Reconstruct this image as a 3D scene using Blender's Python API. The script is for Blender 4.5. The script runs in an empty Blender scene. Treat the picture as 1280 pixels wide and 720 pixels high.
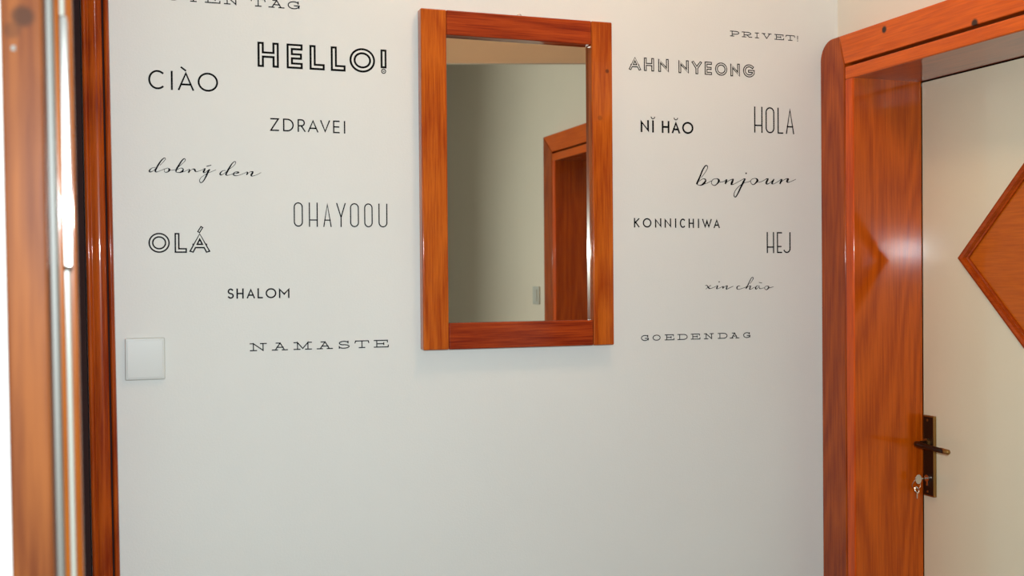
import bpy, bmesh, math
from mathutils import Vector, Matrix

SC = bpy.context.scene
C = SC.collection

# ------------------------------------------------------------ camera, world, light, exposure
# world: X right along the lettered wall, Y from the camera towards it, Z up (floor = 0), metres
cam = bpy.data.cameras.new('camera')
cam_o = bpy.data.objects.new('camera', cam); C.objects.link(cam_o)
r_, u_, f_ = Vector((.94233, -.33458, -.00787)), Vector((.01031, .00550, .99993)), Vector((.33452, .94235, -.00863))
m_ = Matrix((r_, u_, -f_)).transposed().to_4x4(); m_.translation = (0, 0, 1.47)
cam_o.matrix_world = m_
cam.sensor_width = 36.0
cam.lens = 36.0 * 1380.7 / 1280.0
cam.clip_start = .01
cam.dof.use_dof = True; cam.dof.focus_distance = 2.62; cam.dof.aperture_fstop = 5.8
SC.camera = cam_o

w = bpy.data.worlds.new('world'); SC.world = w; w.use_nodes = True
w.node_tree.nodes['Background'].inputs[0].default_value = (.8, .85, .9, 1)
w.node_tree.nodes['Background'].inputs[1].default_value = .0

def area(name, loc, target, size, power, col, size_y=None):
    l = bpy.data.lights.new(name, 'AREA'); l.size = size; l.energy = power; l.color = col
    if size_y: l.shape = 'RECTANGLE'; l.size_y = size_y
    o = bpy.data.objects.new(name, l); C.objects.link(o); o.location = loc
    o.rotation_euler = (Vector(target) - Vector(loc)).to_track_quat('-Z', 'Y').to_euler()
    return o
# the camera's own flash, just above and right of the lens
area('camera_flash', (.028, -.10, 1.605), (1.0, 2.5, 1.40), .075, 35, (.83, .95, 1.0), .04)

SC.view_settings.view_transform = 'Standard'; SC.view_settings.look = 'None'
SC.view_settings.exposure = 0.25; SC.view_settings.gamma = 1; SC.view_settings.use_curve_mapping = False

# ------------------------------------------------------------ materials
def new_mat(name):
    m = bpy.data.materials.new(name); m.use_nodes = True
    n = m.node_tree.nodes; return m, n, m.node_tree.links, n['Principled BSDF']

def plain(name, col, rough=.5, metal=0.0, coat=0.0, crough=.03, bump=0.0, bscale=60, var=0.0):
    m, n, L, b = new_mat(name)
    if 'vinyl' in name: b.inputs['Specular IOR Level'].default_value = .15
    b.inputs['Base Color'].default_value = (*col, 1); b.inputs['Roughness'].default_value = rough
    b.inputs['Metallic'].default_value = metal; b.inputs['Coat Weight'].default_value = coat; b.inputs['Coat Roughness'].default_value = crough
    g = n.new('ShaderNodeNewGeometry')
    t = n.new('ShaderNodeTexNoise'); t.inputs['Scale'].default_value = bscale; t.inputs['Detail'].default_value = 5
    L.new(g.outputs['Position'], t.inputs['Vector'])
    if bump:
        bp = n.new('ShaderNodeBump'); bp.inputs['Strength'].default_value = bump; bp.inputs['Distance'].default_value = .001
        L.new(t.outputs['Fac'], bp.inputs['Height']); L.new(bp.outputs['Normal'], b.inputs['Normal'])
    if var:
        t2 = n.new('ShaderNodeTexNoise'); t2.inputs['Scale'].default_value = 3.0; t2.inputs['Detail'].default_value = 4
        L.new(g.outputs['Position'], t2.inputs['Vector'])
        r = n.new('ShaderNodeValToRGB'); r.color_ramp.elements[0].position = .3; r.color_ramp.elements[1].position = .7
        r.color_ramp.elements[0].color = (*[c * (1 - var) for c in col], 1); r.color_ramp.elements[1].color = (*col, 1)
        L.new(t2.outputs['Fac'], r.inputs['Fac']); L.new(r.outputs['Color'], b.inputs['Base Color'])
    return m

def wood(name, axis, light, dark, seed=0.0, rough=.28, coat=1.0, crough=.07, ior=1.3, knots=(), across=85, wavy=.55):
    """lacquered pine, grain running along axis; knots = [(x, y, z, radius)]"""
    m, n, L, b = new_mat(name)
    g = n.new('ShaderNodeNewGeometry')
    mp = n.new('ShaderNodeMapping'); sc = [across] * 3; sc[axis] = across * .035
    mp.inputs['Scale'].default_value = sc; mp.inputs['Location'].default_value = (seed, seed * 1.7, seed * .6)
    L.new(g.outputs['Position'], mp.inputs['Vector'])
    n1 = n.new('ShaderNodeTexNoise'); n1.inputs['Scale'].default_value = 3.2; n1.inputs['Detail'].default_value = 7; n1.inputs['Roughness'].default_value = .62
    L.new(mp.outputs['Vector'], n1.inputs['Vector'])
    # cathedral figure: rings of a wide, stretched distance field
    mp2 = n.new('ShaderNodeMapping'); s2 = [5.0] * 3; s2[axis] = .85
    mp2.inputs['Scale'].default_value = s2; mp2.inputs['Location'].default_value = (seed * 2.3, seed, seed * .9)
    L.new(g.outputs['Position'], mp2.inputs['Vector'])
    n2 = n.new('ShaderNodeTexNoise'); n2.inputs['Scale'].default_value = 1.0; n2.inputs['Detail'].default_value = 1.5
    L.new(mp2.outputs['Vector'], n2.inputs['Vector'])
    mul = n.new('ShaderNodeMath'); mul.operation = 'MULTIPLY'; mul.inputs[1].default_value = 26.0; L.new(n2.outputs['Fac'], mul.inputs[0])
    fr = n.new('ShaderNodeMath'); fr.operation = 'PINGPONG'; fr.inputs[1].default_value = 1.0; L.new(mul.outputs[0], fr.inputs[0])
    mix = n.new('ShaderNodeMix'); mix.data_type = 'FLOAT'; mix.inputs['Factor'].default_value = wavy * .32
    L.new(n1.outputs['Fac'], mix.inputs[2]); L.new(fr.outputs[0], mix.inputs[3])
    r = n.new('ShaderNodeValToRGB')
    e = r.color_ramp.elements; e[0].position = .34; e[0].color = (*dark, 1); e[1].position = .64; e[1].color = (*light, 1)
    L.new(mix.outputs[0], r.inputs['Fac'])
    out = r.outputs['Color']
    for (x, y, z, rad, st) in knots:
        v = n.new('ShaderNodeVectorMath'); v.operation = 'SUBTRACT'; v.inputs[1].default_value = (x, y, z)
        L.new(g.outputs['Position'], v.inputs[0])
        v2 = n.new('ShaderNodeVectorMath'); v2.operation = 'MULTIPLY'; s = [1.0] * 3
        v2.inputs[1].default_value = s; L.new(v.outputs[0], v2.inputs[0])
        ln = n.new('ShaderNodeVectorMath'); ln.operation = 'LENGTH'; L.new(v2.outputs[0], ln.inputs[0])
        rp = n.new('ShaderNodeMapRange'); rp.inputs['From Min'].default_value = rad * .7; rp.inputs['From Max'].default_value = rad * 1.25
        rp.inputs['To Min'].default_value = st; rp.inputs['To Max'].default_value = 0.0; L.new(ln.outputs['Value'], rp.inputs['Value'])
        mx = n.new('ShaderNodeMix'); mx.data_type = 'RGBA'; L.new(rp.outputs['Result'], mx.inputs['Factor'])
        L.new(out, mx.inputs[6]); mx.inputs[7].default_value = (.035, .012, .005, 1); out = mx.outputs[2]
    L.new(out, b.inputs['Base Color'])
    b.inputs['Roughness'].default_value = rough; b.inputs['Specular IOR Level'].default_value = .1; b.inputs['Coat IOR'].default_value = ior
    b.inputs['Coat Weight'].default_value = coat; b.inputs['Coat Roughness'].default_value = crough
    bp = n.new('ShaderNodeBump'); bp.inputs['Strength'].default_value = .12; bp.inputs['Distance'].default_value = .0006
    L.new(n1.outputs['Fac'], bp.inputs['Height']); L.new(bp.outputs['Normal'], b.inputs['Normal'])
    L.new(bp.outputs['Normal'], b.inputs['Coat Normal'])
    return m

WALL = plain('painted_plaster', (.77, .79, .76), .85, bump=.25, bscale=220, var=.03)
WALLR = plain('cream_plaster', (.81, .75, .65), .85, bump=.25, bscale=220, var=.03)
CEIL = plain('ceiling_paint', (.80, .76, .70), .9, bump=.2, bscale=150, var=.03)
BEAM = plain('beam_paint', (.62, .54, .44), .9, bump=.2, bscale=150, var=.05)
FLOORM = wood('floor_boards_wood', 1, (.30, .27, .24), (.2, .18, .16), 3.1, rough=.4, coat=.3)
LEAFP = plain('door_enamel', (.84, .77, .58), .35, coat=1.0, crough=.09, bump=.05, bscale=400, var=.03)
BLACK = plain('black_vinyl', (.002, .002, .002), .9)
GREYV = plain('charcoal_vinyl', (.004, .005, .008), .9)
SWITCH = plain('switch_plastic', (.60, .62, .59), .35, coat=.1, var=.02)
BRONZE = plain('dark_bronze', (.030, .014, .008), .36, metal=.55, coat=.2)
BRASS = plain('worn_brass_edge', (.36, .20, .06), .35, metal=.9)
STEEL = plain('nickel', (.75, .72, .68), .16, metal=1.0)
SEALM = plain('grey_rubber_seal', (.135, .125, .105), .5)
GAP = plain('painted_gap_shade', (.022, .003, .002), .9)  # near-black red: shade inside the left frame's gaps, put into the colour
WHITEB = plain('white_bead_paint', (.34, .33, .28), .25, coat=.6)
LAMPM, n_, L_, b_ = new_mat('lamp_glass')
b_.inputs['Emission Color'].default_value = (1, .60, .34, 1); b_.inputs['Emission Strength'].default_value = 21.0
MIRR, n_, L_, b_ = new_mat('silvered_glass')
b_.inputs['Base Color'].default_value = (.64, .59, .49, 1); b_.inputs['Metallic'].default_value = 1; b_.inputs['Roughness'].default_value = .01

LT, DK = (.62, .115, .003), (.33, .036, .001)
W_V = wood('pine_vertical', 2, LT, DK, 1.3)
W_CAS = wood('pine_casing_dark', 2, (.44, .076, .003), (.24, .028, .001), 7.7, across=60)
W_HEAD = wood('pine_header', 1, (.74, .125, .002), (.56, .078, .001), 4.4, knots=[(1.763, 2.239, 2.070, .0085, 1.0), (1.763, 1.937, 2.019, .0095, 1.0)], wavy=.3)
W_JAMB = wood('pine_jamb', 2, (.60, .105, .003), (.40, .056, .001), 2.2, across=70, wavy=.72, crough=.09, ior=1.32)
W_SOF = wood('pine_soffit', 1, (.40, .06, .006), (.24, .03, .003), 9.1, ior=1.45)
W_EDGE = wood('pine_edge', 2, (.72, .10, .003), (.50, .055, .002), 5.5)
W_PANEL = wood('pine_panel', 1, (.60, .130, .004), (.46, .085, .003), 6.1, wavy=.15)
W_MOLD = wood('pine_moulding', 1, (.46, .068, .003), (.30, .036, .002), 8.3)
W_MV = wood('pine_mirror_stile', 2, (.56, .125, .010), (.32, .045, .004), 11.0, knots=[(1.128, 2.47, 1.975, .005, .7), (1.108, 2.47, 1.86, .006, .35)])
W_MH = wood('pine_mirror_rail', 0, (.40, .055, .008), (.19, .016, .004), 12.0)
W_NEAR = wood('pine_near_frame', 2, (.20, .058, .012), (.105, .024, .005), 14.0, rough=.6, coat=.12, crough=.35, across=50, wavy=.5,
              knots=[(-.0700, .95, 1.6795, .0085, .8), (-.0780, .95, 1.668, .0065, .45)])
W_NEAR2 = wood('pine_near_jamb', 2, (.27, .070, .006), (.19, .042, .004), 15.0)
W_LEFT = wood('pine_left_frame', 2, (.40, .066, .003), (.20, .020, .002), 16.0, across=60, crough=.05)

# ------------------------------------------------------------ mesh helpers
def link(name, bm, mat, parent=None, bevel=0.0, seg=2, smooth=False):
    me = bpy.data.meshes.new(name)
    bmesh.ops.recalc_face_normals(bm, faces=bm.faces)
    bm.to_mesh(me); bm.free(); me.materials.append(mat)
    o = bpy.data.objects.new(name, me); C.objects.link(o)
    if parent: o.parent = parent
    if bevel:
        md = o.modifiers.new('bevel', 'BEVEL'); md.width = bevel; md.segments = seg; md.limit_method = 'ANGLE'; md.angle_limit = .6
        smooth = True
    if smooth:
        for p in me.polygons: p.use_smooth = True
        if bevel:
            md.harden_normals = False
            wn = o.modifiers.new('wn', 'WEIGHTED_NORMAL'); wn.keep_sharp = True
    return o

def box(bm, a, b):
    x0, y0, z0 = a; x1, y1, z1 = b
    v = [bm.verts.new(p) for p in ((x0, y0, z0), (x1, y0, z0), (x1, y1, z0), (x0, y1, z0), (x0, y0, z1), (x1, y0, z1), (x1, y1, z1), (x0, y1, z1))]
    for f in ((0, 3, 2, 1), (4, 5, 6, 7), (0, 1, 5, 4), (1, 2, 6, 5), (2, 3, 7, 6), (3, 0, 4, 7)): bm.faces.new([v[i] for i in f])

def boxes(name, lst, mat, parent=None, bevel=0.0, **k):
    bm = bmesh.new()
    for a, b in lst: box(bm, a, b)
    return link(name, bm, mat, parent, bevel, **k)

def prism(bm, pts, axis, a, b):
    """closed 2D outline extruded along axis from a to b; the 2D pair fills the other two axes in order"""
    def P(p, t):
        q = [p[0], p[1]]; q.insert(axis, t); return q
    va = [bm.verts.new(P(p, a)) for p in pts]; vb = [bm.verts.new(P(p, b)) for p in pts]
    bm.faces.new(va); bm.faces.new(vb[::-1]); k = len(pts)
    for i in range(k): bm.faces.new((va[i], vb[i], vb[(i + 1) % k], va[(i + 1) % k]))

def tube(bm, pts, rad, seg=12, closed=False):
    pts = [Vector(p) for p in pts]; k = len(pts); rad = rad if isinstance(rad, (list, tuple)) else [rad] * k; rings = []
    for i, p in enumerate(pts):
        a = pts[(i - 1) % k] if (closed or i) else p; b = pts[(i + 1) % k] if (closed or i < k - 1) else p
        t = (b - a).normalized(); s = t.orthogonal().normalized() if not rings else (s - t * s.dot(t)).normalized()
        q = t.cross(s)
        rings.append([bm.verts.new(p + (s * math.cos(j * math.tau / seg) + q * math.sin(j * math.tau / seg)) * rad[i]) for j in range(seg)])
    for i in range(k if closed else k - 1):
        A, B = rings[i], rings[(i + 1) % k]
        for j in range(seg): bm.faces.new((A[j], A[(j + 1) % seg], B[(j + 1) % seg], B[j]))
    if not closed: bm.faces.new(rings[0]); bm.faces.new(rings[-1][::-1])

def empty(name, loc, **props):
    o = bpy.data.objects.new(name, None); C.objects.link(o); o.location = (0, 0, 0); o.empty_display_size = .05
    for k, v in props.items(): o[k] = v
    return o
def tag(o, label, cat, group=None):
    o['label'] = label; o['category'] = cat
    if group: o['group'] = group
    return o
def struct(o, label=None):
    o['kind'] = 'structure'
    if label: o['label'] = label
    return o

# ------------------------------------------------------------ the room
H = 2.80                      # ceiling
D = 2.5                       # lettered wall
XR = 1.819                    # right wall
XL = -.056                    # left wall by the lettered wall
ZB = 2.267                    # underside of the downstand panel
BY0, BY1 = .415, 1.258        # it crosses the hallway askew
Y0 = -1.6                     # wall behind the camera
struct(boxes('floor', [((-.9, Y0 - .1, -.1), (2.2, D + .1, 0))], FLOORM), 'wooden hallway floor')
struct(boxes('ceiling', [((-.9, Y0 - .1, H), (2.2, D + .1, H + .1))], CEIL), 'plain pale ceiling of the hallway')
struct(boxes('wall_back', [((-.9, D, 0), (2.2, D + .1, H))], WALL), 'white plaster wall covered with greetings')
def frame_wall(name, x0, x1, holes, ya, yb, label):
    """wall slab between x0 and x1 along Y, with door holes [(y0, y1, ztop)]"""
    L = []; y = ya
    for a, b, zt in holes:
        if a > y: L.append(((x0, y, 0), (x1, a, H)))
        L.append(((x0, a, zt), (x1, b, H))); y = b
    if yb > y: L.append(((x0, y, 0), (x1, yb, H)))
    return struct(boxes(name, L, WALLR), label)
ZS = 1.974                    # soffit of the door frames
frame_wall('wall_right', XR, XR + .18, [(.545, 1.335, ZS + .033), (1.53, 2.393, ZS + .033)], Y0, D, 'white plaster wall with the two wooden door frames')
struct(boxes('wall_left', [((-.30, 1.15, 0), (-.215, D, H)), ((-.9, Y0, 0), (-.8, .96, H))], WALL), 'white wall left of the camera')
struct(boxes('wall_front', [((-.9, Y0 - .1, 0), (2.2, Y0, H))], WALL), 'white wall behind the camera')
struct(boxes('wall_pier', [((-.9, .96, 0), (-.0765, 1.15, ZB))], WALL), 'white wall end beside the blurred near door frame')
bm = bmesh.new(); prism(bm, [(-.9, BY0), (XR, BY1), (XR, BY1 - .025), (-.9, BY0 - .025)], 2, ZB, H)
struct(link('trim_beam', bm, BEAM), 'beige downstand panel across the ceiling, seen in the mirror')

# ------------------------------------------------------------ wooden door frames on the right wall
XF = 1.763                    # front plane of the casings
def door_frame(name, label, y0, y1, hinge_far, rounded, label_leaf=None, leaf=True):
    """frame round the opening y0..y1 (clear), casing 0.107 beyond a 33 mm jamb edge"""
    d = struct(empty(name, (0, 0, 0)), label)
    z = ZS
    for far in (1, 0):
        s = 1 if far else -1; y = y1 if far else y0
        # vertical casing board: outline in (Y, Z); mitred against the header, outer corner rounded on the far side
        o = y + s * (.14 if far and rounded else .14); inner = y + s * .037
        pts = [(o, 0)]
        if rounded and far:
            rc = .052
            for k in range(9):
                a = math.radians(90 * k / 8); pts.append((o - rc + rc * math.cos(a), 2.091 - rc + rc * math.sin(a)))
            pts.append((y + .058, 2.091))
        else:
            pts.append((o, 2.091))
        pts += [(inner, z + .041), (inner, 0)]
        bm = bmesh.new(); prism(bm, pts, 0, XF, XR); link('casing', bm, W_CAS, d, .004, seg=3)
        # jamb board with a proud rounded front edge, then its face towards the opening
        boxes('jamb', [((XF + .002, y, 0), (XR + .155, y + s * .033, z))] if s > 0 else [((XF + .002, y + s * .033, 0), (XR + .155, y, z))], W_JAMB, d)
        yy = sorted((y + s * .0005, y + s * .033))
        boxes('edge_bead', [((XF - .001, yy[0], 0), (XF + .006, yy[1], z + .0005))], W_EDGE, d, .004, seg=3)
    ya = y1 + .058 if rounded else y1 + .14
    bm = bmesh.new()
    prism(bm, [(y1 + .037, z + .041), (ya, 2.091), (y0 - .14, 2.091), (y0 - .037, z + .041)], 0, XF + .0005, XR)
    link('header', bm, W_HEAD, d, .003)
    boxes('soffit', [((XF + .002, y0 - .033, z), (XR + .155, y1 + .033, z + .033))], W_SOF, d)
    boxes('header_bead', [((XF - .001, y0 - .033, z + .0008), (XF + .006, y1 + .033, z + .033))], W_HEAD, d, .004, seg=3)
    return d
XD = 1.975                    # face of the door leaves
def leaf(parent, y0, y1, label):
    o = boxes('door_leaf', [((XD, y0 + .002, .008), (XD + .04, y1 - .0022, ZS - .0025))], LEAFP, parent, .0008); o['label'] = label
    return o

d1 = door_frame('door_1', 'white door in a lacquered pine frame on the right wall', 1.56, 2.36, True, True)
lf = leaf(d1, 1.56, 2.36, 'cream enamelled door leaf with a wooden diamond')
# diamond: mitred moulding round an orange panel
yc, zc, hd, wd = 1.957, 1.512, .2625, .0235 * math.sqrt(2)
prof = [(0, 0), (0, .009), (.12, .0135), (.35, .0155), (.6, .013), (.78, .007), (.86, .0085), (1, .0075), (1, 0)]
cor = [(1, 0), (0, 1), (-1, 0), (0, -1)]
for i in range(4):
    a, b = cor[i], cor[(i + 1) % 4]
    bm = bmesh.new(); R0, R1 = [], []
    for t, h in prof:
        r = hd - wd * t
        R0.append(bm.verts.new((XD - h, yc + a[0] * r, zc + a[1] * r))); R1.append(bm.verts.new((XD - h, yc + b[0] * r, zc + b[1] * r)))
    for k in range(len(prof)):
        j = (k + 1) % len(prof); bm.faces.new((R0[k], R1[k], R1[j], R0[j]))
    bm.faces.new(R0); bm.faces.new(R1[::-1])
    link('diamond_moulding', bm, W_MOLD, lf)
bm = bmesh.new(); r = hd - wd * .98
prism(bm, [(yc + c[0] * r, zc + c[1] * r) for c in cor], 0, XD - .003, XD + .001); link('diamond_panel', bm, W_PANEL, lf)
# long plate, lever and lock (part of the door)
hp = boxes('handle_plate', [((XD - .009, 2.309, .898), (XD, 2.3490, 1.107))], BRASS, d1, .0015)
hp['label'] = 'dark bronze long plate with brass edges'
boxes('plate_face', [((XD - .0098, 2.3125, .9015), (XD - .0085, 2.3462, 1.1035))], BRONZE, hp)
bm = bmesh.new(); tube(bm, [(XD - .009, 2.3325, 1.036), (XD - .016, 2.3325, 1.036)], .0115, 20); link('lever_rose', bm, BRASS, hp, smooth=False)
bm = bmesh.new()
tube(bm, [(XD - .012, 2.3325, 1.036), (XD - .040, 2.3325, 1.036), (XD - .0455, 2.3305, 1.036), (XD - .049, 2.324, 1.036), (XD - .050, 2.312, 1.0357),
          (XD - .050, 2.27, 1.034), (XD - .049, 2.235, 1.032), (XD - .046, 2.218, 1.031)], [.0065, .0065, .0072, .0075, .0072, .0066, .0064, .0055], 14)
link('lever', bm, BRONZE, hp, smooth=True)
bm = bmesh.new(); tube(bm, [(XD - .048, 2.240, 1.0325), (XD - .0455, 2.2145, 1.0308), (XD - .0452, 2.211, 1.0306)], [.0068, .0066, .004], 14); link('lever_tip', bm, BRASS, hp, smooth=True)
bm = bmesh.new()
tube(bm, [(XD - .0095, 2.331, .945), (XD - .014, 2.331, .945)], .0088, 20); box(bm, (XD - .0125, 2.328, .926), (XD - .0095, 2.334, .94)); link('lock_cylinder', bm, STEEL, hp)
for zz in (.910, 1.095):
    bm = bmesh.new(); tube(bm, [(XD - .0098, 2.331, zz), (XD - .0112, 2.331, zz)], .0032, 12); link('screw', bm, BRASS, hp)

# the keys in the lock
k = tag(empty('key_ring', (0, 0, 0)), 'small bunch of keys hanging from the lock below the door handle', 'keys')
bm = bmesh.new(); box(bm, (XD - .030, 2.3300, .9435), (XD - .0135, 2.3320, .9465))
link('key_shaft', bm, STEEL, k)
bm = bmesh.new()
prism(bm, [(XD - .0395 + .010 * math.cos(a * math.tau / 14), .944 + .0125 * math.sin(a * math.tau / 14)) for a in range(14)], 1, 2.3298, 2.3322); link('key_head', bm, STEEL, k, .0004)
bm = bmesh.new(); tube(bm, [(XD - .0465 + .012 * math.cos(a * math.tau / 24), 2.331 + .004 * math.sin(a * math.tau / 12), .933 + .013 * math.sin(a * math.tau / 24)) for a in range(24)], .0009, 8, True)
link('ring', bm, STEEL, k, smooth=True)
bm = bmesh.new(); tube(bm, [(XD - .048 + .006 * math.cos(a * math.tau / 16), 2.327 + .003 * math.sin(a * math.tau / 16), .918 + .007 * math.sin(a * math.tau / 16)) for a in range(16)], .0016, 8, True)
box(bm, (XD - .0495, 2.3255, .896), (XD - .0465, 2.3275, .911)); link('hanging_key', bm, STEEL, k)
bm = bmesh.new(); tube(bm, [(XD - .041 + .005 * math.cos(a * math.tau / 16), 2.335, .917 + .006 * math.sin(a * math.tau / 16)) for a in range(16)], .0013, 8, True)
box(bm, (XD - .0425, 2.3343, .900), (XD - .0400, 2.3358, .912)); link('hanging_key', bm, BRASS, k)

d2 = door_frame('door_2', 'second wooden door frame on the right wall, seen in the mirror', .577, 1.30, False, False)
leaf(d2, .577, 1.30, 'white leaf of the second door')

# ------------------------------------------------------------ wooden frame at the left end of the lettered wall
def lean(o, pivot_x, ang=.0092):
    """the fixture leans by half a degree in the wall plane"""
    o.matrix_world = Matrix.Translation((pivot_x, 0, 1.45)) @ Matrix.Rotation(-ang, 4, 'Y') @ Matrix.Translation((-pivot_x, 0, -1.45))
d3 = struct(empty('door_3', (0, 0, 0)), 'dark lacquered pine door frame at the left end of the lettered wall')
def moulding(name, pts, z0, z1, mat, par):
    bm = bmesh.new(); prism(bm, pts, 2, z0, z1); return link(name, bm, mat, par, .0012, seg=2)
def bow(x0, x1, y, h, n=8):
    """convex run of points from x0 to x1, crown at y - h"""
    return [(x0 + (x1 - x0) * i / n, y - h * math.sin(math.pi * i / n) ** .8) for i in range(n + 1)]
moulding('jamb', [(-.0635, 2.47)] + bow(-.0635, -.052, 2.392, .006) + bow(-.050, -.0245, 2.391, .0045) + [(-.0245, 2.47)], 0, 2.5, W_LEFT, d3)
moulding('edge_bead', [(-.0215, 2.47)] + bow(-.0215, -.0105, 2.392, .006) + [(-.0105, 2.47)], 0, 2.10, W_LEFT, d3)
boxes('groove_shade', [((-.0255, 2.400, .0), (-.0205, 2.47, 2.085))], GAP, d3)  # dark strip painted as the shade between jamb and bead
bm = bmesh.new(); prism(bm, [(-.0110, 2.402), (-.0110, 2.498), (-.056, 2.498), (-.056, 2.402)], 2, 0, 2.50)
link('casing', bm, W_LEFT, d3, .003, seg=3)
boxes('soffit', [((-.205, 1.17, 2.087), (-.0215, 2.382, 2.12))], W_LEFT, d3)
boxes('shaded_reveal', [((-.205, 2.41, 0), (-.066, 2.47, 2.5))], GAP, d3)  # box coloured as the dark depth of the slot beside the jamb
lean(d3, -.013)
for c in d3.children:
    pass

# blurred frame close to the camera on the left
d4 = struct(empty('door_4', (0, 0, 0)), 'blurred pine door frame close to the camera at the left edge')
boxes('casing', [((-.0845, .95, 0), (-.0535, 1.02, 2.2))], W_NEAR, d4, .0025, seg=3)
boxes('screw_mark', [((-.0765, .9485, 1.6520), (-.0735, .951, 1.6560))], SEALM, d4)
boxes('seal_strip', [((-.075, 1.0, 0), (-.0486, 1.06, 2.2))], SEALM, d4, .002, seg=3)
boxes('stop', [((-.070, 1.03, 0), (-.0446, 1.10, 2.2))], W_NEAR2, d4, .003, seg=3)
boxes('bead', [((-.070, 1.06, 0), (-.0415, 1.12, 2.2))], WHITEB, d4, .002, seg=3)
boxes('jamb', [((-.070, 1.09, 0), (-.0362, 1.104, 2.2))], W_NEAR2, d4, .003, seg=3)
boxes('strike_plate', [((-.0452, 1.0285, 1.483), (-.0385, 1.0575, 1.70))], STEEL, d4, .001)
lean(d4, -.06)

# ------------------------------------------------------------ switches
sw = tag(empty('light_switch', (0, 0, 0)), 'flat square white light switch on the lettered wall beside the left door frame', 'switch')
boxes('plate', [((.0085, D - .008, 1.2585), (.0905, D, 1.3490))], SWITCH, sw, .003, seg=3)
boxes('rocker', [((.0130, D - .0088, 1.2630), (.0860, D - .007, 1.3445))], SWITCH, sw, .0015)
sw2 = tag(empty('light_switch', (0, 0, 0)), 'white light switch reflected in the mirror, left of the reflected door frame', 'switch')
boxes('plate', [((XR - .009, .165, 1.350), (XR, .243, 1.433))], SWITCH, sw2, .003)
boxes('rocker', [((XR - .014, .180, 1.364), (XR - .008, .228, 1.419))], SWITCH, sw2, .001)

# ------------------------------------------------------------ mirror
mr = tag(empty('wall_mirror', (0, 0, 0)), 'tall mirror in a lacquered orange pine frame hanging amid the greetings', 'mirror')
F, G = 2.470, 2.490
x0, x1, x2, x3 = .6590, .7205, 1.0875, 1.1422; z0, z1, z2, z3 = 1.3055, 1.3675, 2.0375, 2.0950
boxes('stile', [((x0, F, z0), (x1, D - .001, z3))], W_MV, mr, .003, seg=3)
boxes('stile', [((x2, F, z0), (x3, D - .001, z3))], W_MV, mr, .003, seg=3)
boxes('rail', [((x1 + .0003, F + .0006, z0), (x2 - .0003, D - .001, z1))], W_MH, mr, .003, seg=3)
boxes('rail', [((x1 + .0003, F + .0006, z2), (x2 - .0003, D - .001, z3))], W_MH, mr, .003, seg=3)
boxes('glass', [((x1 - .004, G, z1 - .004), (x2 + .004, G + .004, z2 + .004))], MIRR, mr)
bm = bmesh.new(); tube(bm, [(.9075 + .006 * math.cos(a * math.tau / 16), D - .012, z3 + .001 + .006 * math.sin(a * math.tau / 16)) for a in range(16)], .0009, 6, True)
link('hanging_hook', bm, STEEL, mr, smooth=True)

# ------------------------------------------------------------ ceiling lamps (above the frame)
def ceiling_lamp(x, y, label, rad=.14):
    t = tag(empty('ceiling_lamp', (0, 0, 0)), label, 'lamp')
    bm = bmesh.new(); tube(bm, [(x, y, H), (x, y, H - .025)], rad * .8, 32); link('base', bm, SWITCH, t)
    bm = bmesh.new(); tube(bm, [(x, y, H - .024), (x, y, H - .04), (x, y, H - .075), (x, y, H - .095), (x, y, H - .105)], [rad, rad * 1.04, rad * .9, rad * .6, rad * .2], 32)
    link('glass_shade', bm, LAMPM, t, smooth=True)
ceiling_lamp(1.0, 1.75, 'round glowing ceiling lamp between the beam and the lettered wall')

# ------------------------------------------------------------ lettering: vinyl strokes 0.3 mm thick on the wall
def arc(cx, cy, rx, ry, a0, a1, n=14):
    return [(cx + rx * math.cos(math.radians(a0 + (a1 - a0) * i / n)), cy + ry * math.sin(math.radians(a0 + (a1 - a0) * i / n))) for i in range(n + 1)]
RING = arc(.5, .5, .5, .5, 0, 360, 40)
BASIC = {
 'A': [[(0, 0), (.5, 1), (1, 0)], [(.17, .30), (.83, .30)]], 'C': [arc(.57, .5, .57, .5, 52, 308, 28)],
 'D': [[(0, 0), (0, 1), (.38, 1)] + arc(.38, .5, .62, .5, 88, -88, 18) + [(.38, 0), (0, 0), (0, .1)]],
 'E': [[(1, 1), (0, 1), (0, 0), (1, 0)], [(0, .5), (.93, .5)]], 'G': [arc(.53, .5, .53, .5, 48, 330, 26) + [(1, .46), (.56, .46)]],
 'H': [[(0, 0), (0, 1)], [(1, 0), (1, 1)], [(0, .5), (1, .5)]], 'I': [[(.5, 0), (.5, 1)]], 'K': [[(0, 0), (0, 1)], [(1, 1), (.04, .46)], [(.22, .58), (1, 0)]],
 'L': [[(0, 1), (0, 0), (1, 0)]], 'M': [[(0, 0), (0, 1), (.5, .38), (1, 1), (1, 0)]], 'N': [[(0, 0), (0, 1), (1, 0), (1, 1)]],
 'O': [RING], 'R': [[(0, 0), (0, 1), (.5, 1)] + arc(.5, .74, .42, .26, 85, -85, 12) + [(.5, .48), (0, .48)], [(.45, .48), (1, 0)]],
 'S': [arc(.5, .75, .46, .25, 38, 270, 16)[:-1] + arc(.5, .25, .5, .25, 90, -148, 16)],
 'V': [[(0, 1), (.5, 0), (1, 1)]], 'W': [[(0, 1), (.28, 0), (.5, .8), (.72, 0), (1, 1)]], 'Y': [[(0, 1), (.5, .45), (1, 1)], [(.5, .45), (.5, 0)]],
 'Z': [[(.02, 1), (1, 1), (0, 0), (1, 0)]], '!': [[(.5, .30), (.5, 1)]]}
COND = dict(BASIC)
def stad(o0=90):
    return arc(.5, .82, .5, .18, 90, 0, 8) + arc(.5, .18, .5, .18, 0, -180, 16) + arc(.5, .82, .5, .18, 180, 90, 8)
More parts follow.
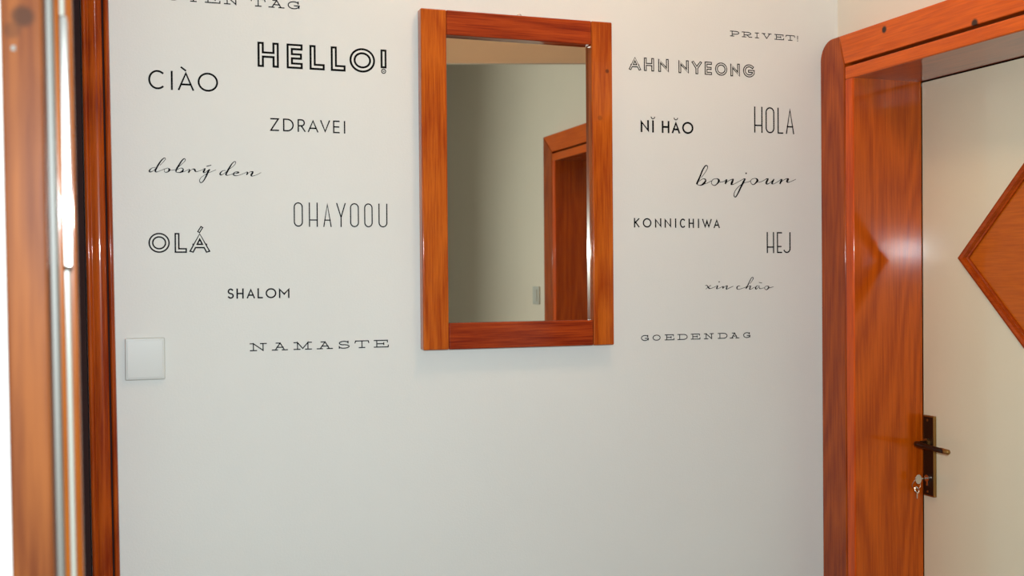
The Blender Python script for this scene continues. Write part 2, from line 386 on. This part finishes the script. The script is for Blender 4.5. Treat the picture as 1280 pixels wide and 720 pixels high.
COND.update({'O': [stad()], 'H': [[(0, 0), (0, 1)], [(1, 0), (1, 1)], [(0, .27), (1, .27)]], 'A': [[(0, 0), (.5, 1), (1, 0)], [(.13, .27), (.87, .27)]],
 'U': [[(0, 1)] + arc(.5, .18, .5, .18, 180, 360, 16) + [(1, 1)]], 'J': [[(1, 1)] + arc(.5, .2, .5, .2, 0, -150, 14)], 'Y': [[(0, 1), (.5, .40), (1, 1)], [(.5, .42), (.5, 0)]],
 'E': [[(1, 1), (0, 1), (0, 0), (1, 0)], [(0, .30), (.85, .30)]]})
def sf(x, y, h=.17): return [(x - h, y), (x + h, y)]
SLAB = {
 'A': [[(.2, 0), (.52, 1), (.8, 0)], [(.30, .38), (.72, .38)], sf(.17, 0, .17), sf(.83, 0, .17), [(.26, 1), (.52, 1)]],
 'D': [[(.2, 0), (.2, 1)], [(0, 1), (.6, 1)] + arc(.6, .5, .4, .5, 88, -88, 14) + [(.6, 0), (0, 0)]],
 'E': [[(.18, 0), (.18, 1)], [(0, 1), (.94, 1), (.94, .74)], [(0, 0), (1, 0), (1, .26)], [(.18, .5), (.68, .5)], [(.68, .36), (.68, .64)]],
 'G': [arc(.5, .5, .5, .5, 35, 345, 26), [(.55, .42), (1, .42)], [(.97, .42), (.97, .1)], [(.9, .7), (.9, 1)]],
 'I': [[(.5, 0), (.5, 1)], [(0, 0), (1, 0)], [(0, 1), (1, 1)]],
 'M': [[(.2, 0), (.2, 1), (.5, .12), (.8, 1), (.8, 0)], sf(.17, 0, .17), sf(.83, 0, .17), [(0, 1), (.2, 1)], [(.8, 1), (1, 1)]],
 'N': [[(.2, 0), (.2, 1), (.8, 0), (.8, 1)], sf(.2, 0, .19), sf(.82, 1, .18), [(0, 1), (.2, 1)]],
 'O': [RING], 'P': [[(.2, 0), (.2, 1)], [(0, 1), (.6, 1)] + arc(.6, .7, .4, .3, 88, -88, 12) + [(.6, .4), (.2, .4)], sf(.2, 0, .2)],
 'R': [[(.2, 0), (.2, 1)], [(0, 1), (.55, 1)] + arc(.55, .72, .35, .28, 88, -88, 12) + [(.55, .44), (.2, .44)], [(.5, .44), (.72, .02), (1, .02)], sf(.2, 0, .19)],
 'S': [arc(.5, .74, .44, .26, 30, 270, 16)[:-1] + arc(.5, .24, .5, .26, 90, -150, 16), [(.9, .75), (.9, 1)], [(.05, 0), (.05, .25)]],
 'T': [[(.5, 0), (.5, 1)], [(.0, .72), (.04, 1), (.96, 1), (1, .72)], sf(.5, 0, .2)], 'U': [[(.15, 1), (.15, .35)] + arc(.5, .35, .35, .35, 180, 360, 14) + [(.85, 1)], sf(.15, 1, .15), sf(.85, 1, .15)],
 'V': [[(.15, 1), (.5, 0), (.85, 1)], sf(.16, 1, .16), sf(.84, 1, .16)], '!': [[(.5, .35), (.5, 1)]]}
WIDE_O = [arc(.5, .5, .5, .5, 0, 360, 40)]

def ribbon(bm, pts, w, yf, yb, zlim=None, closed=False, cap=True):
    """flat mitred stroke; w a number or one width per point"""
    P = [Vector(p) for p in pts]
    if closed: P = P[:-1]
    k = len(P); W_ = w if isinstance(w, list) else [w] * k
    Lf, Rt = [], []
    for i, p in enumerate(P):
        a = P[i - 1] if (closed or i) else None; b = P[(i + 1) % k] if (closed or i < k - 1) else None
        d1 = (p - a).normalized() if a is not None else None; d2 = (b - p).normalized() if b is not None else None
        h = W_[i] / 2; q = p
        if d1 is None: nn = Vector((-d2.y, d2.x)); q = p - d2 * (h if cap else 0); s = 1
        elif d2 is None: nn = Vector((-d1.y, d1.x)); q = p + d1 * (h if cap else 0); s = 1
        else:
            t = d1 + d2
            t = t.normalized() if t.length > 1e-6 else d1
            nn = Vector((-t.y, t.x)); s = 1 / max(.22, nn.dot(Vector((-d1.y, d1.x))))
            if not cap: s = min(s, 1.15)
        l, r = q + nn * h * s, q - nn * h * s
        if zlim:
            for v in (l, r): v.y = min(max(v.y, zlim[0]), zlim[1])
        Lf.append(l); Rt.append(r)
    vf = [(bm.verts.new((l.x, yf, l.y)), bm.verts.new((r.x, yf, r.y)), bm.verts.new((l.x, yb, l.y)), bm.verts.new((r.x, yb, r.y))) for l, r in zip(Lf, Rt)]
    for i in range(k if closed else k - 1):
        A, B = vf[i], vf[(i + 1) % k]
        bm.faces.new((A[0], A[1], B[1], B[0])); bm.faces.new((A[2], B[2], B[3], A[3]))
        bm.faces.new((A[0], B[0], B[2], A[2])); bm.faces.new((A[1], A[3], B[3], B[1]))
    if not closed:
        bm.faces.new((vf[0][0], vf[0][2], vf[0][3], vf[0][1])); bm.faces.new((vf[-1][0], vf[-1][1], vf[-1][3], vf[-1][2]))

YW = D - .0001
def letter(parent, strokes, x0, x1, z, cap, w, mat, extras=(), inner=0.0, clip=True):
    def tr(pts): return [(x0 + w / 2 + u * max(x1 - x0 - w, 0), z + w / 2 + v * (cap - w)) for u, v in pts]
    bm = bmesh.new()
    for n_s, st in enumerate(list(strokes)):
        P = tr(st); cl = (Vector(P[0]) - Vector(P[-1])).length < 1e-7
        ribbon(bm, P, w, YW - .0004 - n_s * .00001, YW, (z, z + cap) if clip else None, cl)
    for ex, ew in extras:
        ribbon(bm, ex, ew, YW - .0004, YW)
    o = link('letter', bm, mat, parent)
    if inner:
        bd = (w - inner) / 2; bm = bmesh.new()
        for n_s, st in enumerate(list(strokes)):
            P = tr(st); cl = (Vector(P[0]) - Vector(P[-1])).length < 1e-7
            ribbon(bm, P, inner, YW - .00060 - n_s * .00001, YW - .0003, (z + bd, z + cap - bd), cl)
        for ex, ew in extras:
            if len(ex) == 2: ribbon(bm, ex, ew * .3, YW - .0006, YW - .0003)
        link('inline', bm, WALL, o)
    return o
WORDS = {
 'hello': ('HELLO!',19440,555,[(2929,3395),(3568,3924),(4078,4419),(4558,4894),(4986,5578),(5705,5849)]),
 'guten': ('GUTENTAG',20772,178,[(617,879),(978,1309),(1417,1727),(1811,2142),(2213,2544),(2794,3116),(3178,3530),(3602,3871)]),
 'ciao': ('CIAO',18835,413,[(620,956),(1077,1131),(1229,1565),(1643,2074)]),
 'zdravei': ('ZDRAVEI',18030,286,[(3190,3385),(3474,3711),(3797,3973),(4024,4261),(4304,4527),(4595,4746),(4841,4876)]),
 'ohayoou': ('OHAYOOU',15901,547,[(3692,3896),(4030,4230),(4354,4543),(4651,4867),(4966,5171),(5293,5490),(5627,5835)]),
 'ola': ('OLA',15313,430,[(588,1027),(1126,1383),(1444,1862)]),
 'shalom': ('SHALOM',14302,225,[(2230,2366),(2422,2578),(2643,2822),(2878,2995),(3054,3291),(3348,3580)]),
 'namaste': ('NAMASTE',13133,175,[(2696,3069),(3178,3534),(3659,4071),(4179,4543),(4668,4928),(5043,5384),(5489,5840)]),
 'ahn': ('AHNNYEONG',19873,335,[(12015,12341),(12428,12708),(12827,13120),(13398,13688),(13780,14063),(14150,14357),(14452,14803),(14900,15176),(15274,15617)]),
 'nihao': ('NIHAO',18340,306,[(12325,12554),(12645,12690),(12914,13128),(13196,13430),(13491,13812)]),
 'privet': ('PRIVET!',20904,144,[(14897,15166),(15242,15549),(15633,15755),(15840,16132),(16222,16512),(16560,16853),(16912,16949)]),
 'konn': ('KONNICHIWA',15951,236,[(12121,12271),(12366,12605),(12707,12882),(12977,13158),(13271,13303),(13407,13562),(13658,13810),(13925,13957),(14047,14325),(14381,14559)]),
 'hola': ('HOLA',18446,680,[(15596,15844),(15940,16204),(16302,16472),(16555,16808)]),
 'hej': ('HEJ',15312,550,[(15952,16175),(16261,16417),(16451,16677)]),
 'goeden': ('GOEDENDAG',13106,148,[(12296,12512),(12619,12839),(12958,13229),(13318,13606),(13700,13974),(14078,14364),(14481,14762),(14830,15112),(15233,15443)]),
}
SCRIPT = {
 'dobry': [('d',[[(755,17155,8),(678,17137,10),(624,17080,24),(638,17052,19),(703,17078,8),(760,17139,8)],[(842,17200,8),(926,17294,9),(957,17338,10),(934,17361,14),(874,17309,22),(812,17216,27),(765,17128,28),(745,17076,30),(767,17053,15),(810,17067,8),(908,17111,8),(944,17128,8)]]),('o',[[(1007,17145,8),(950,17128,8),(929,17084,8),(954,17051,11),(1006,17067,19),(1035,17108,37),(1007,17145,8)],[(1042,17098,9),(1109,17103,8),(1182,17120,8)]]),('b',[[(1224,17173,8),(1319,17262,9),(1367,17323,11),(1349,17358,14),(1298,17316,22),(1235,17216,27),(1188,17134,30),(1166,17072,24)],[(1166,17063,11),(1233,17054,13),(1294,17074,30),(1322,17116,24),(1302,17148,13),(1250,17146,8),(1203,17113,8)],[(1301,17061,8),(1359,17084,8),(1432,17126,8)]]),('r',[[(1432,17129,9),(1458,17122,17),(1447,17090,30),(1429,17053,22)],[(1442,17070,8),(1505,17126,8),(1556,17133,24),(1570,17103,32),(1591,17079,13),(1636,17091,8),(1747,17134,8)]]),('y',[[(1747,17141,9),(1779,17152,19),(1763,17111,30),(1746,17077,28),(1773,17063,13),(1815,17095,9),(1863,17135,9)],[(1879,17141,22),(1841,17080,32),(1798,16980,26),(1734,16870,17),(1681,16845,15),(1663,16901,11),(1714,16973,8),(1841,17058,8),(1910,17087,8),(2012,17133,8)],[(1811,17203,15),(1912,17232,13)]]),('d',[[(2214,17124,9),(2150,17112,11),(2101,17059,24),(2106,17024,22),(2160,17038,9),(2224,17095,9)],[(2310,17163,8),(2397,17237,9),(2434,17298,10),(2414,17325,13),(2354,17274,19),(2289,17168,30),(2237,17073,30),(2224,17034,28),(2253,17017,13),(2309,17031,8),(2395,17060,8)]]),('e',[[(2395,17058,8),(2449,17067,13),(2494,17085,26),(2465,17099,15),(2417,17089,13),(2384,17049,26),(2405,17017,17),(2470,17018,10),(2545,17040,8),(2665,17095,8)]]),('n',[[(2665,17100,11),(2686,17095,19),(2681,17062,28),(2664,17036,19)],[(2675,17056,8),(2735,17102,8),(2795,17109,22),(2797,17087,30),(2767,17036,32),(2778,17014,17),(2826,17021,9),(2903,17051,8),(2980,17097,8)]])],
 'bonjour': [('b',[[(14033,17242,10),(14147,17379,11),(14212,17488,14),(14199,17548,22),(14145,17538,24),(14067,17427,31),(13985,17248,36),(13920,17119,42),(13896,17064,34)],[(13904,17062,14),(14000,17042,17),(14088,17080,43),(14153,17155,36),(14137,17202,24),(14065,17207,12),(13968,17141,11)],[(14104,17073,11),(14209,17108,11),(14331,17167,11)]]),('o',[[(14469,17223,12),(14371,17200,12),(14325,17127,12),(14346,17068,14),(14419,17047,17),(14500,17103,29),(14541,17168,50),(14517,17210,29),(14469,17223,12)],[(14565,17136,13),(14663,17149,12),(14753,17191,12)]]),('n',[[(14737,17201,12),(14769,17194,31),(14744,17137,43),(14728,17090,29)],[(14752,17122,11),(14843,17185,11),(14938,17217,19),(14957,17206,36),(14921,17126,48),(14904,17083,29),(14973,17091,12),(15088,17144,11),(15254,17227,11)]]),('j',[[(15262,17231,17),(15312,17232,26),(15270,17162,43),(15186,17017,38),(15095,16850,29),(15028,16762,22),(14982,16797,19),(15013,16913,14),(15120,17030,12),(15270,17126,11),(15402,17158,11),(15485,17189,11)],[(15328,17380,31),(15364,17381,31)]]),('o',[[(15612,17257,12),(15519,17233,12),(15477,17174,12),(15510,17110,14),(15568,17094,17),(15643,17149,34),(15682,17200,53),(15660,17243,29),(15612,17257,12)],[(15710,17158,13),(15818,17182,12),(15945,17247,12)]]),('u',[[(15936,17247,12),(16000,17251,31),(15969,17192,43),(15947,17141,41),(15972,17117,24),(16036,17136,12),(16138,17210,12),(16180,17245,22),(16146,17189,41),(16120,17137,34),(16171,17124,12),(16272,17170,11),(16374,17230,11)]]),('r',[[(16371,17242,12),(16422,17243,29),(16391,17187,41),(16360,17125,29)],[(16391,17172,11),(16493,17240,11),(16578,17268,19),(16618,17258,36),(16581,17206,46),(16598,17177,24),(16663,17186,12),(16766,17224,11),(16852,17263,10)]])],
 'xin': [('x',[[(14126,14477,10),(14169,14487,14),(14208,14437,27),(14246,14405,24),(14290,14402,10),(14358,14427,9),(14446,14461,8)],[(14290,14484,12),(14242,14458,10),(14183,14421,9),(14140,14387,10)]]),('i',[[(14455,14473,9),(14485,14469,19),(14467,14430,27),(14457,14401,27),(14484,14394,10),(14543,14414,9),(14611,14442,8)],[(14515,14571,24),(14546,14569,24)]]),('n',[[(14611,14448,9),(14650,14446,22),(14642,14420,32),(14635,14399,22)],[(14650,14411,9),(14709,14450,9),(14768,14469,17),(14753,14428,26),(14738,14389,27),(14777,14389,12),(14846,14418,13),(14945,14456,8)]]),('c',[[(15147,14454,10),(15103,14465,12),(15053,14425,24),(15058,14386,19),(15102,14372,12),(15181,14389,10),(15271,14414,10),(15340,14439,9)]]),('h',[[(15440,14516,9),(15500,14585,10),(15541,14654,14),(15516,14683,14),(15471,14646,16),(15421,14559,19),(15370,14465,24),(15330,14404,30),(15318,14389,22)],[(15340,14409,9),(15400,14445,9),(15460,14455,19),(15441,14412,27),(15431,14376,24),(15479,14377,10),(15539,14407,9),(15599,14423,9)]]),('a',[[(15730,14453,9),(15659,14458,12),(15621,14428,22),(15611,14384,30),(15634,14374,14),(15679,14410,9),(15725,14444,9)],[(15714,14418,17),(15729,14392,19),(15759,14383,12),(15820,14395,9),(15880,14407,9)],[(15710,14548,12),(15800,14530,13)]]),('o',[[(15931,14451,10),(15890,14425,10),(15885,14381,10),(15930,14352,14),(15980,14380,24),(16004,14419,32),(15981,14446,16),(15931,14451,10)],[(16001,14396,12),(16072,14410,12),(16153,14431,8)]])],
}

STYLE = {  # word: glyphs, stroke width / cap height, inline / stroke width, material, label
 'hello': (BASIC, .250, .34, BLACK, 'large black double-outlined wall lettering reading HELLO!'),
 'guten': (SLAB, .115, 0, GREYV, 'thin wide slab-serif wall lettering reading GUTEN TAG, cut by the top of the photo'),
 'ciao': (BASIC, .086, 0, BLACK, 'black round sans-serif wall lettering reading CIÀO'),
 'zdravei': (BASIC, .094, 0, BLACK, 'thin black sans-serif wall lettering reading ZDRAVEI'),
 'ohayoou': (COND, .042, 0, GREYV, 'very thin tall grey wall lettering reading OHAYOOU'),
 'ola': (BASIC, .24, .40, GREYV, 'charcoal double-outlined wall lettering reading OLÁ above SHALOM'),
 'shalom': (BASIC, .125, 0, GREYV, 'small bold sans-serif wall lettering reading SHALOM'),
 'namaste': (SLAB, .115, 0, GREYV, 'wide thin slab-serif wall lettering reading NAMASTE below SHALOM'),
 'ahn': (BASIC, .225, .34, BLACK, 'black double-outlined wall lettering reading AHN NYEONG right of the mirror'),
 'nihao': (BASIC, .135, 0, BLACK, 'small bold black wall lettering reading NǏ HǍO'),
 'privet': (SLAB, .125, 0, GREYV, 'small wide slab-serif wall lettering reading PRIVET! at the upper right'),
 'konn': (BASIC, .125, 0, BLACK, 'small bold black wall lettering reading KONNICHIWA'),
 'hola': (COND, .045, 0, BLACK, 'thin tall condensed wall lettering reading HOLA'),
 'hej': (COND, .055, 0, BLACK, 'thin tall condensed wall lettering reading HEJ'),
 'goeden': (SLAB, .125, 0, GREYV, 'small wide slab-serif wall lettering reading GOEDENDAG at the lower right'),
}
GRP = 'greetings lettered on the wall around the mirror'
for key, (text, z, cap, xs) in WORDS.items():
    gl, sw_, inl, mat, label = STYLE[key]
    t = tag(empty('wall_lettering', (0, 0, 0)), label, 'lettering', GRP)
    z *= 1e-4; cap *= 1e-4; w_ = sw_ * cap * (1 if inl else 1.12)
    for i, (ch, (a, b)) in enumerate(zip(text, xs)):
        a *= 1e-4; b *= 1e-4; ex = []; m = (a + b) / 2
        if key == 'ciao' and ch == 'A': ex = [([(m - .009, z + cap + .0085), (m - .001, z + cap + .0025)], w_ * .9)]
        if key == 'ola' and ch == 'A': ex = [([(m - .001, z + cap + .004), (m + .0035, z + cap + .0115)], .0065)]
        if key == 'nihao' and ch in 'IA':
            ex = [([(m + .0050 * math.cos(math.radians(q)), z + cap + .0088 + .005 * math.sin(math.radians(q))) for q in range(190, 351, 20)], .0022)]
            if ch == 'I': a, b = m - w_ / 2, m + w_ / 2
        st = gl[ch]; w2 = w_
        if ch == 'I' and gl is not SLAB: a, b = m - w_ / 2, m + w_ / 2
        if key == 'hello' and ch == '!':
            a, b = m - w_ * .52, m + w_ * .52
            ring = [(m + .0048 * math.cos(q * math.tau / 24), z + .0056 + .0048 * math.sin(q * math.tau / 24)) for q in range(25)]
            ex = []
            o = letter(t, st, a, b, z, cap, w_, mat, (), w_ * inl)
            bm = bmesh.new(); ribbon(bm, ring, .0020, YW - .0004, YW, None, True); ribbon(bm, [(m - .0008, z + .0056), (m + .0008, z + .0056)], .0022, YW - .0004, YW)
            link('letter_dot', bm, mat, o); continue
        if key == 'privet' and ch == '!': a, b = m - w_ / 2, m + w_ / 2; ex = [([(m, z + .0005), (m, z + .0010)], w_)]
        letter(t, st, a, b, z, cap, w_, mat, ex, w_ * inl, clip=gl is not SLAB)

def spline(P, n=7):
    """Catmull-Rom through (x, z, width)"""
    out = []; k = len(P)
    for i in range(k - 1):
        p0, p1, p2, p3 = P[max(i - 1, 0)], P[i], P[i + 1], P[min(i + 2, k - 1)]
        for j in range(n):
            t = j / n
            out.append(tuple(.5 * (2 * p1[c] + (p2[c] - p0[c]) * t + (2 * p0[c] - 5 * p1[c] + 4 * p2[c] - p3[c]) * t * t + (3 * p1[c] - p0[c] - 3 * p2[c] + p3[c]) * t ** 3) for c in range(3)))
    out.append(P[-1]); return out
for key, label, mat in (('dobry', 'charcoal handwritten-style wall lettering reading dobrý den', GREYV),
                        ('bonjour', 'black handwritten-style wall lettering reading bonjour', BLACK),
                        ('xin', 'small black handwritten-style wall lettering reading xin chào', BLACK)):
    t = tag(empty('wall_lettering', (0, 0, 0)), label, 'lettering', GRP)
    for i, (ch, strokes) in enumerate(SCRIPT[key]):
        bm = bmesh.new()
        for n_s, st in enumerate(strokes):
            S_ = spline([(x * 1e-4, zz * 1e-4, ww * 1e-4) for x, zz, ww in st])
            ribbon(bm, [(p[0], p[1]) for p in S_], [max(p[2] * 1.18, .0008) for p in S_], YW - .0004 - (i % 2) * .00004 - n_s * .00001, YW, None, False, False)
        link('letter', bm, mat, t)
# the empties stand where their thing does: move each to its parts' base, parts keep their place
bpy.context.view_layer.update()
for o in [o for o in SC.objects if o.type == 'EMPTY' and not o.parent and o.matrix_world == Matrix.Identity(4)]:
    ps = [ch.matrix_world @ Vector(c) for ch in o.children for c in ch.bound_box]
    if not ps: continue
    lo = [min(p[i] for p in ps) for i in range(3)]; hi = [max(p[i] for p in ps) for i in range(3)]
    base = Vector(((lo[0] + hi[0]) / 2, (lo[1] + hi[1]) / 2, lo[2]))
    o.location = base
    for ch in o.children: ch.matrix_parent_inverse = Matrix.Translation(-base)
